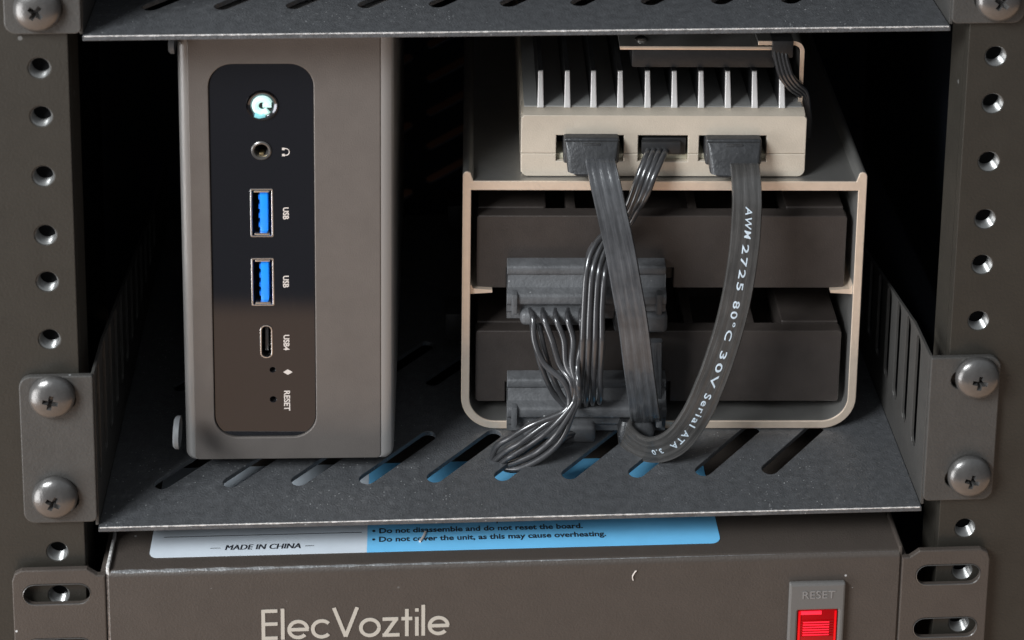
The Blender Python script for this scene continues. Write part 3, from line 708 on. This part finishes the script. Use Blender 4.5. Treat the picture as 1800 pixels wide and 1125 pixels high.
ribbon_text('80°C', (1286, 524), (1266, 594), dv=.1)
ribbon_text('30V', (1262, 612), (1240, 674), dv=.3)
ribbon_text('Serial', (1236, 688), (1206, 742), 2.6, dv=.3)
ribbon_text('ATA', (1200, 752), (1180, 784), 2.6, dv=.2)
ribbon_text('3.0', (1168, 790), (1150, 803), 2.3, dv=.0)

# ---------------------------------------------------------------- power cable: board -> both drives
pw = thing('drive_power_cable', 'bundle of thin black wires running from the board computer to both drives', 'cable', (40, 0, zt - 30), CG)
def combo(py, nm):
    """stepped power and data plug on a drive; py = picture height of its top"""
    zt0 = at(1030, py, -2, CG).z
    x0 = at(891, py + 60, -3, CG).x; x1 = at(1170, py + 60, -3, CG).x
    pr = [(3.0, 0), (-1.6, 0), (-2.1, -.5), (-2.1, -2.3), (-1.5, -2.7), (-2.6, -5.9), (-4.6, -6.6), (-5.2, -7.2), (-5.2, -9.3), (-4.6, -9.9), (-3.6, -10.3), (-3.6, -12.6), (-2.8, -13.0), (-2.8, -15.2), (3.0, -15.2)]
    bm = bmesh.new(); extrude_x(bm, [(y, zt0 + z) for y, z in pr], x0, x1)
    e = [e_ for e_ in bm.edges]; bmesh.ops.bevel(bm, geom=e, offset=.18, segments=1, affect='EDGES')
    o = part(nm, bm, M_CONN, pw, 30)
    for xa in (x0 + 1.2, x1 - 2.8):
        box('key_rib', xa, xa + 1.6, -6.0, 0, zt0 - 12.2, zt0 - 6.2, M_CONN, o, .3)
    return o, zt0, x0, x1
o1, zA, xA0, xA1 = combo(468, 'drive_plug')
o2, zB, xB0, xB1 = combo(667, 'drive_plug')
# rounded wire boots below the plugs
a = at(914, 548, -5, CG); b = at(1030, 548, -5, CG)
box('wire_boot', a.x, b.x, -6.6, 1, zA - 15.3, zA - 11.2, M_CONN, o1, 1.5, 3)
a = at(1078, 590, -3, CG); b = at(1172, 590, -3, CG)
box('data_boot', a.x, b.x, -4.6, 1, zA - 18.6, zA - 13, M_CONN, o1, 1.2, 3)
a = at(985, 745, -3, CG); b = at(1046, 745, -3, CG)
box('wire_boot', a.x, b.x, -6.4, 1, zB - 17.0, zB - 11.5, M_CONN, o2, 1.3, 3)
a = at(920, 745, -3, CG); b = at(984, 745, -3, CG)
box('wire_boot', a.x, b.x, -5.4, 1, zB - 16.4, zB - 12.0, M_CONN, o2, 1.3, 3)
# data boot of the lower drive belongs to the printed cable
a = at(1086, 740, -4, CG); b = at(1150, 742, -4, CG)
bm = bmesh.new()
sec = [(a.x + .6, b.x - .6, -5.6, 1, at(1118, 736, -4, CG).z), (a.x - .1, b.x + .1, -7.2, 1, at(1118, 748, -4, CG).z), (a.x + .3, b.x - .6, -7.6, 1, at(1118, 768, -4, CG).z), (a.x + 2.0, b.x - 2.4, -7.0, -1, at(1120, 784, -4, CG).z)]
rings = [[bm.verts.new((u, v, z)) for u, v in rrect(x0, x1, y0, y1, 1.4, 3)] for x0, x1, y0, y1, z in sec]
for A, B in zip(rings, rings[1:]):
    n = len(A)
    for i in range(n): bm.faces.new((A[i], A[(i+1) % n], B[(i+1) % n], B[i]))
bm.faces.new(rings[0]); bm.faces.new(rings[-1]); part('strain_relief', bm, M_PLUG, c2, 45)

def wire(P, r=.80, m=None, jit=0):
    P = [(a + random.uniform(-jit, jit)*(0 < i < len(P)-1), b + random.uniform(-jit, jit)*(0 < i < len(P)-1), c + random.uniform(-.22, .22)*jit*(0 < i < len(P)-1)) for i, (a, b, c) in enumerate(P)]
    bm = bmesh.new(); tube(bm, spline([at(*p, CG) for p in P], 8), r, 12); part('wire', bm, m or M_WIRE, pw, 60)
# four wires from the board's middle port, behind the left data cable, down to the lower plug
for k in range(4):
    wire([(1142 + 11*k, 258 + k, oy + 2), (1136 + 10*k, 272, oy - 2.5), (1122 + 9.5*k, 310, -4 - k*.3), (1109 + 9*k, 345, -4 - k*.5), (1098 + 7*k, 372, -3), (1085 + 7*k, 395, -2), (1062 + 6*k, 412 + 4*k, -3), (1041 + 9*k, 440 + 6*k, -6), (1030 + 11*k, 480 + 2*k, -9),
          (1026 + 11*k, 540, -11), (1023.5 + 11.2*k, 600, -12), (1021 + 11.5*k, 660, -11), (1019 + 12*k, 696 - k, -9), (1018 + 12*k, 712 - 2*k, -5), (1022 + 12*k, 712 - 3*k, 0)], .84, jit=.8)
for k in range(2):
    wire([(1044 + 7*k, 428 - 4*k, -2), (1034 + 6*k, 450, -4), (1030 + 8*k, 500, -6.5), (1031 + 9*k, 560, -8)], .7)
# wires of the upper plug sweep down, to the left, and loop back to the lower plug
for k in range(5):
    P = [(931 + 22.5*k, 545, -4), (937 + 21*k, 560, -8), (955 + 17*k - (14 if k == 0 else 0), 600 - k, -10.5), (975 + 10*k - (16 if k == 0 else 0), 640, -12), (997 + 5*k - (8 if k == 0 else 0), 672, -13.5 - .4*k), (1003 + 3.5*k, 700, -14.5), (990 + 5*k, 722, -15.5),
         (938 + 13*k, 744 + 6*k, -16.5), (902 + 14*k, 766 + 9*k, -16), (876 + 11*k, 785 + 9.5*k, -15), (862 + 7.0*k, 806 + 4.5*k, -12.8)]
    P += [(866 + 12*k, 822 + .5*k, -11.4), (905 + 9*k, 817 - 3*k, -10.0), (945 + 6*k, 801 - 5*k, -9), (975 + 5*k, 784 - 5*k, -7), (992 + 9*k, 764 - 2*k, -4), (996 + 9*k, 748, -1)]
    wire(P, .84, jit=2.2)
for k in range(2):
    wire([(934 + 10*k, 552, -4), (938 + 13*k, 590, -8), (950 + 14*k, 640, -9), (972 + 12*k, 690, -9), (1000 + 5*k, 720, -10)], .78)
a = at(1166, 262, oy, CG)
box('board_plug', at(1128, 250, oy, CG).x, at(1196, 250, oy, CG).x, oy - .8, oy + 6, at(1160, 268, oy, CG).z, at(1160, 248, oy, CG).z, M_DARKP, pw, .3)

# ================================================================ POWER STRIP
pd = thing('power_strip', 'dark brown grey rack power strip with a lit red rocker switch, below the lower shelf', 'power strip', (0, 0, -62))
PX0, PX1 = -105.0, 100.6; PZ = -20.9; PY = -2.2
bm = bmesh.new()
prof = [(74, PZ), (PY + 1.6, PZ)] + [(PY + 1.6 - 1.6*math.sin(math.radians(a)), PZ - 1.6 + 1.6*math.cos(math.radians(a))) for a in (15, 30, 45, 60, 75, 90)] + [(PY, -66), (74, -66)]
extrude_x(bm, prof, PX0, PX1); part('housing', bm, M_PDU, pd, 50)
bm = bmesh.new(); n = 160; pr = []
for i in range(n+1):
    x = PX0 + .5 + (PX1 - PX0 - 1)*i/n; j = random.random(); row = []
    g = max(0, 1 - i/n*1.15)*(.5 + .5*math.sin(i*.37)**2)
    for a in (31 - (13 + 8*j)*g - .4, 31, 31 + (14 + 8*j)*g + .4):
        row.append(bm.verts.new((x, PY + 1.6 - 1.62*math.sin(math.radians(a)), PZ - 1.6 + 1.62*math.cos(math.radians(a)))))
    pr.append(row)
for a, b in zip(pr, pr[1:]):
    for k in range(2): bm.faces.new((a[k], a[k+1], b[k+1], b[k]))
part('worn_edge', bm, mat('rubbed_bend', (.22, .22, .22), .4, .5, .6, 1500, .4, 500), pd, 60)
for s in (-1, 1):
    xa, xb = (-105.9, -129.5) if s < 0 else (101.3, 124.6)
    x0, x1 = min(xa, xb), max(xa, xb)
    top = at(100, 1002, -2.5).z if s < 0 else at(1660, 967, -2.5).z
    inn = xa; 
    P = [(xa, -66), (xa, top - 1.9), (xa + s*2.0, top - 1.9), (xa + s*4.6, top), (xb - s*2.5, top), (xb - s*.7, top - .9), (xb, top - 3), (xb, -66)]
    if s > 0: P = P[::-1]
    hz = [at(100, 1045, -2.5).z if s < 0 else at(1667, 1010, -2.5).z]
    hz.append(hz[0] - 15.9)
    sx = (at(100, 1045, -2.5).x if s < 0 else at(1667, 1010, -2.5).x)
    plate('mounting_ear', P, [slot2((sx - 5.6, z), (sx + 5.6, z), 6.0, 10) for z in hz], 1.6, XZ(-2.6), M_PDU, pd, .3)
    for z in hz:
        bm = bmesh.new(); loops = []
        for d, w_ in ((6.25, -2.64), (5.85, -2.72), (5.6, -2.5)):
            loops.append([bm.verts.new((u, w_, v)) for u, v in slot2((sx - 5.6, z), (sx + 5.6, z), d, 10)])
        for A, B in zip(loops, loops[1:]):
            m_ = len(A)
            for i in range(m_): bm.faces.new((A[i], A[(i+1) % m_], B[(i+1) % m_], B[i]))
        part('slot_rim', bm, M_SCREW, pd, 60)
    box('ear_return', min(xa, xa + s*1.4), max(xa, xa + s*1.4), -1.1, 60, -65, top - 2.1, M_PDU, pd, .2)
    box('corner_tab', min(PX0 if s < 0 else PX1, (PX0 if s < 0 else PX1) + s*.8), max(PX0 if s < 0 else PX1, (PX0 if s < 0 else PX1) + s*.8), PY + .6, 12, -60, PZ + 1.3, M_EDGE if s < 0 else M_PDU, pd, .2)
# maker's lettering, drawn as strokes
def stroke_text(word, x, z, h, w, y, m, parent):
    adv = x; cnt = [0]; y_ = y
    def st(bm, P):
        cnt[0] += 1; y = y_ - .012*cnt[0]
        P = [Vector((p[0], 0, p[1])) for p in P]; ring = []
        for i, p in enumerate(P):
            t = (P[min(i+1, len(P)-1)] - P[max(i-1, 0)]).normalized(); nrm = Vector((-t.z, 0, t.x))
            if 0 < i < len(P)-1:
                t1 = (P[i]-P[i-1]).normalized(); c_ = max(.4, t.dot(t1)); nrm = nrm/c_
            ring.append((p + nrm*w/2, p - nrm*w/2))
        f = [[bm.verts.new((q.x, y, q.z)) for q in r] for r in ring]; b = [[bm.verts.new((q.x, y + .12, q.z)) for q in r] for r in ring]
        for i in range(len(f)-1):
            bm.faces.new((f[i][0], f[i+1][0], f[i+1][1], f[i][1]))
            for s in (0, 1): bm.faces.new((f[i][s], f[i+1][s], b[i+1][s], b[i][s]))
    xh = h*.63; r = xh/2
    for ch in word:
        bm = bmesh.new(); o = adv; cnt[0] = 0
        if ch == 'E':
            st(bm, [(o + w/2, z), (o + w/2, z + h)])
            for zz in (w/2, h*.52, h - w/2): st(bm, [(o + w*.4, z + zz), (o + h*.46, z + zz)])
            adv += h*.46 + w*.9
        elif ch == 'l': st(bm, [(o + w/2, z), (o + w/2, z + h*1.02)]); adv += w*1.75
        elif ch in 'ecoO':
            a0, a1 = {'e': (0, 318), 'c': (42, 318), 'o': (0, 360)}[ch]; rr = r - w/2
            st(bm, [(o + r + rr*math.cos(math.radians(a0 + (a1-a0)*i/28)), z + r + rr*math.sin(math.radians(a0 + (a1-a0)*i/28))) for i in range(29)])
            if ch == 'e': st(bm, [(o + w*.6, z + r), (o + 2*r - w*.15, z + r)])
            adv += 2*r + w*(.45 if ch != 'c' else -.1)
        elif ch == 'V': st(bm, [(o + w*.4, z + h), (o + h*.38, z + w*.4)]); st(bm, [(o + h*.38, z + w*.4), (o + h*.76 - w*.4, z + h)]); adv += h*.76 + w*.05
        elif ch == 'z': st(bm, [(o, z + xh - w/2), (o + xh*.72, z + xh - w/2)]); st(bm, [(o + xh*.64, z + xh - w/2), (o + xh*.10, z + w/2)]); st(bm, [(o, z + w/2), (o + xh*.78, z + w/2)]); adv += xh*.78 + w*.5
        elif ch == 't': st(bm, [(o + xh*.25, z), (o + xh*.25, z + h*.9)]); st(bm, [(o, z + xh - w/2), (o + xh*.5, z + xh - w/2)]); adv += xh*.5 + w*.75
        elif ch == 'i':
            st(bm, [(o + w/2, z), (o + w/2, z + xh)]); st(bm, [(o + w/2, z + xh*1.27), (o + w/2, z + xh*1.27 + w*1.05)]); adv += w*1.75
        part('lettering', bm, m, parent, 60)
    return adv
p0_ = at(460, 1118, PY); p1_ = at(460, 1069, PY)
hh = p1_.z - p0_.z + .9
end = stroke_text('ElecVoztile', p0_.x, p1_.z - 9.4, 9.0, .95, PY - .12, M_LOGO, pd)
# sticker on the top
p = atz(262, 978, PZ); q = atz(1268, 957, PZ); mid = atz(645, 970, PZ)
yf_ = 3.0; yb_ = 38.8
st = thing('warning_sticker', 'white and blue printed sticker on top of the power strip', 'sticker', ((p.x + q.x)/2, yf_, PZ))
plate('white_half', rrect(p.x, mid.x, yf_, yb_, (2.2, 0, 0, 2.2)), [], .16, XY(PZ + .19), M_STW, st, .02)
plate('blue_half', rrect(mid.x, q.x, yf_, yb_, (0, 2.2, 2.2, 0)), [], .16, XY(PZ + .19), M_STB, st, .02)
def flat(cx, cy): return lambda x, y, z: Vector((cx + x, cy + y, PZ + .23 + z))
a = atz(462, 962, PZ)
for dx_ in (-.09, .09): text('lettering', 'MADE IN CHINA', 2.75, (lambda q: (lambda x, y, z: flat(a.x + q, 5.9)(x, y, z + (q + .09)*.03)))(dx_), M_INK, st, extr=.01, bold=.0, sx=.97, shear=.15)
for xa, xb, yy in ((a.x - 13.6, a.x - 11.0, 5.9), (a.x + 11.0, a.x + 13.4, 5.9), (p.x + 3, mid.x - 1.5, 10.6)):
    box('printed_rule', xa, xb, yy - .1, yy + .1, PZ + .2, PZ + .225, M_INK, st)
for i, (s_, yy) in enumerate((('• Do not cover the unit, as this may cause overheating.', atz(700, 949, PZ).y), ('• Do not disassemble and do not reset the board.', atz(700, 934, PZ).y), ('• Do not use this unit in wet places.', atz(700, 919, PZ).y))):
    text('lettering', s_, 2.7, flat(mid.x + 1.2, yy), M_INK, st, extr=.01, bold=.07, sx=1.03, align='LEFT')
for P in ([(1113, 1020), (1112, 1013), (1116, 1006), (1119, 1003)], [(748, 935), (744, 944), (738, 952)]):
    bm = bmesh.new(); tube(bm, spline([at(x, y, PY - .25) if y > 990 else atz(x, y, PZ + .45) for x, y in P], 5), .16 if P[0][1] > 990 else .35, 6); part('lint_fibre', bm, M_PRINT, pd)
# rocker switch
sw = at(1437, 1022, PY)
swx0 = at(1388, 1030, PY - 1).x; swx1 = at(1486, 1030, PY - 1).x; swz1 = at(1437, 1024, PY - 1).z
rz1 = at(1437, 1068, PY - .6).z; rx0 = at(1401, 1075, PY - .6).x; rx1 = at(1472, 1075, PY - .6).x; swz0 = swz1 - 24
bz = plate('switch_bezel', rrect(swx0, swx1, swz0, swz1, .5), [rrect(rx0, rx1, rz1 - 13, rz1, .3)], 1.7, XZ(PY - 1.6), M_BEZEL, pd, .55)
text('lettering', 'RESET', 3.2, (lambda c: (lambda x, y, z: Vector((c.x + x, PY - 1.62 - z, c.z + y))))(at(1439, 1046, PY - 1.6)), M_EMB, bz, extr=.12, bold=.0, sx=1.05)
rk = box('rocker', rx0 + .15, rx1 - .15, PY - 1.2, PY + .3, rz1 - 12.8, rz1 - .15, M_RED, bz, .35)
box('lamp_window', rx0 + .8, rx0 + 6.4, PY - 1.32, PY - 1.15, rz1 - 1.5, rz1 - .5, M_REDHOT, rk, .05)
for k in range(7): box('grip_rib', rx0 + 1.1, rx1 - 1.1, PY - 1.45, PY - 1.15, rz1 - 3.6 - k*.75, rz1 - 3.25 - k*.75, M_RED, rk, .08)
for xa, xb, za, zb in ((rx0 + .3, rx0 + .9, rz1 - 12, rz1 - .5), (rx1 - .9, rx1 - .3, rz1 - 12, rz1 - .5)): box('lit_rim', xa, xb, PY - 1.42, PY - 1.15, za, zb, M_REDRIM, rk, .1)
box('lamp_window', rx0 + 1.6, rx1 - 2.2, PY - 1.30, PY - 1.16, rz1 - 8.2, rz1 - 3.4, M_REDHOT, rk, .05)
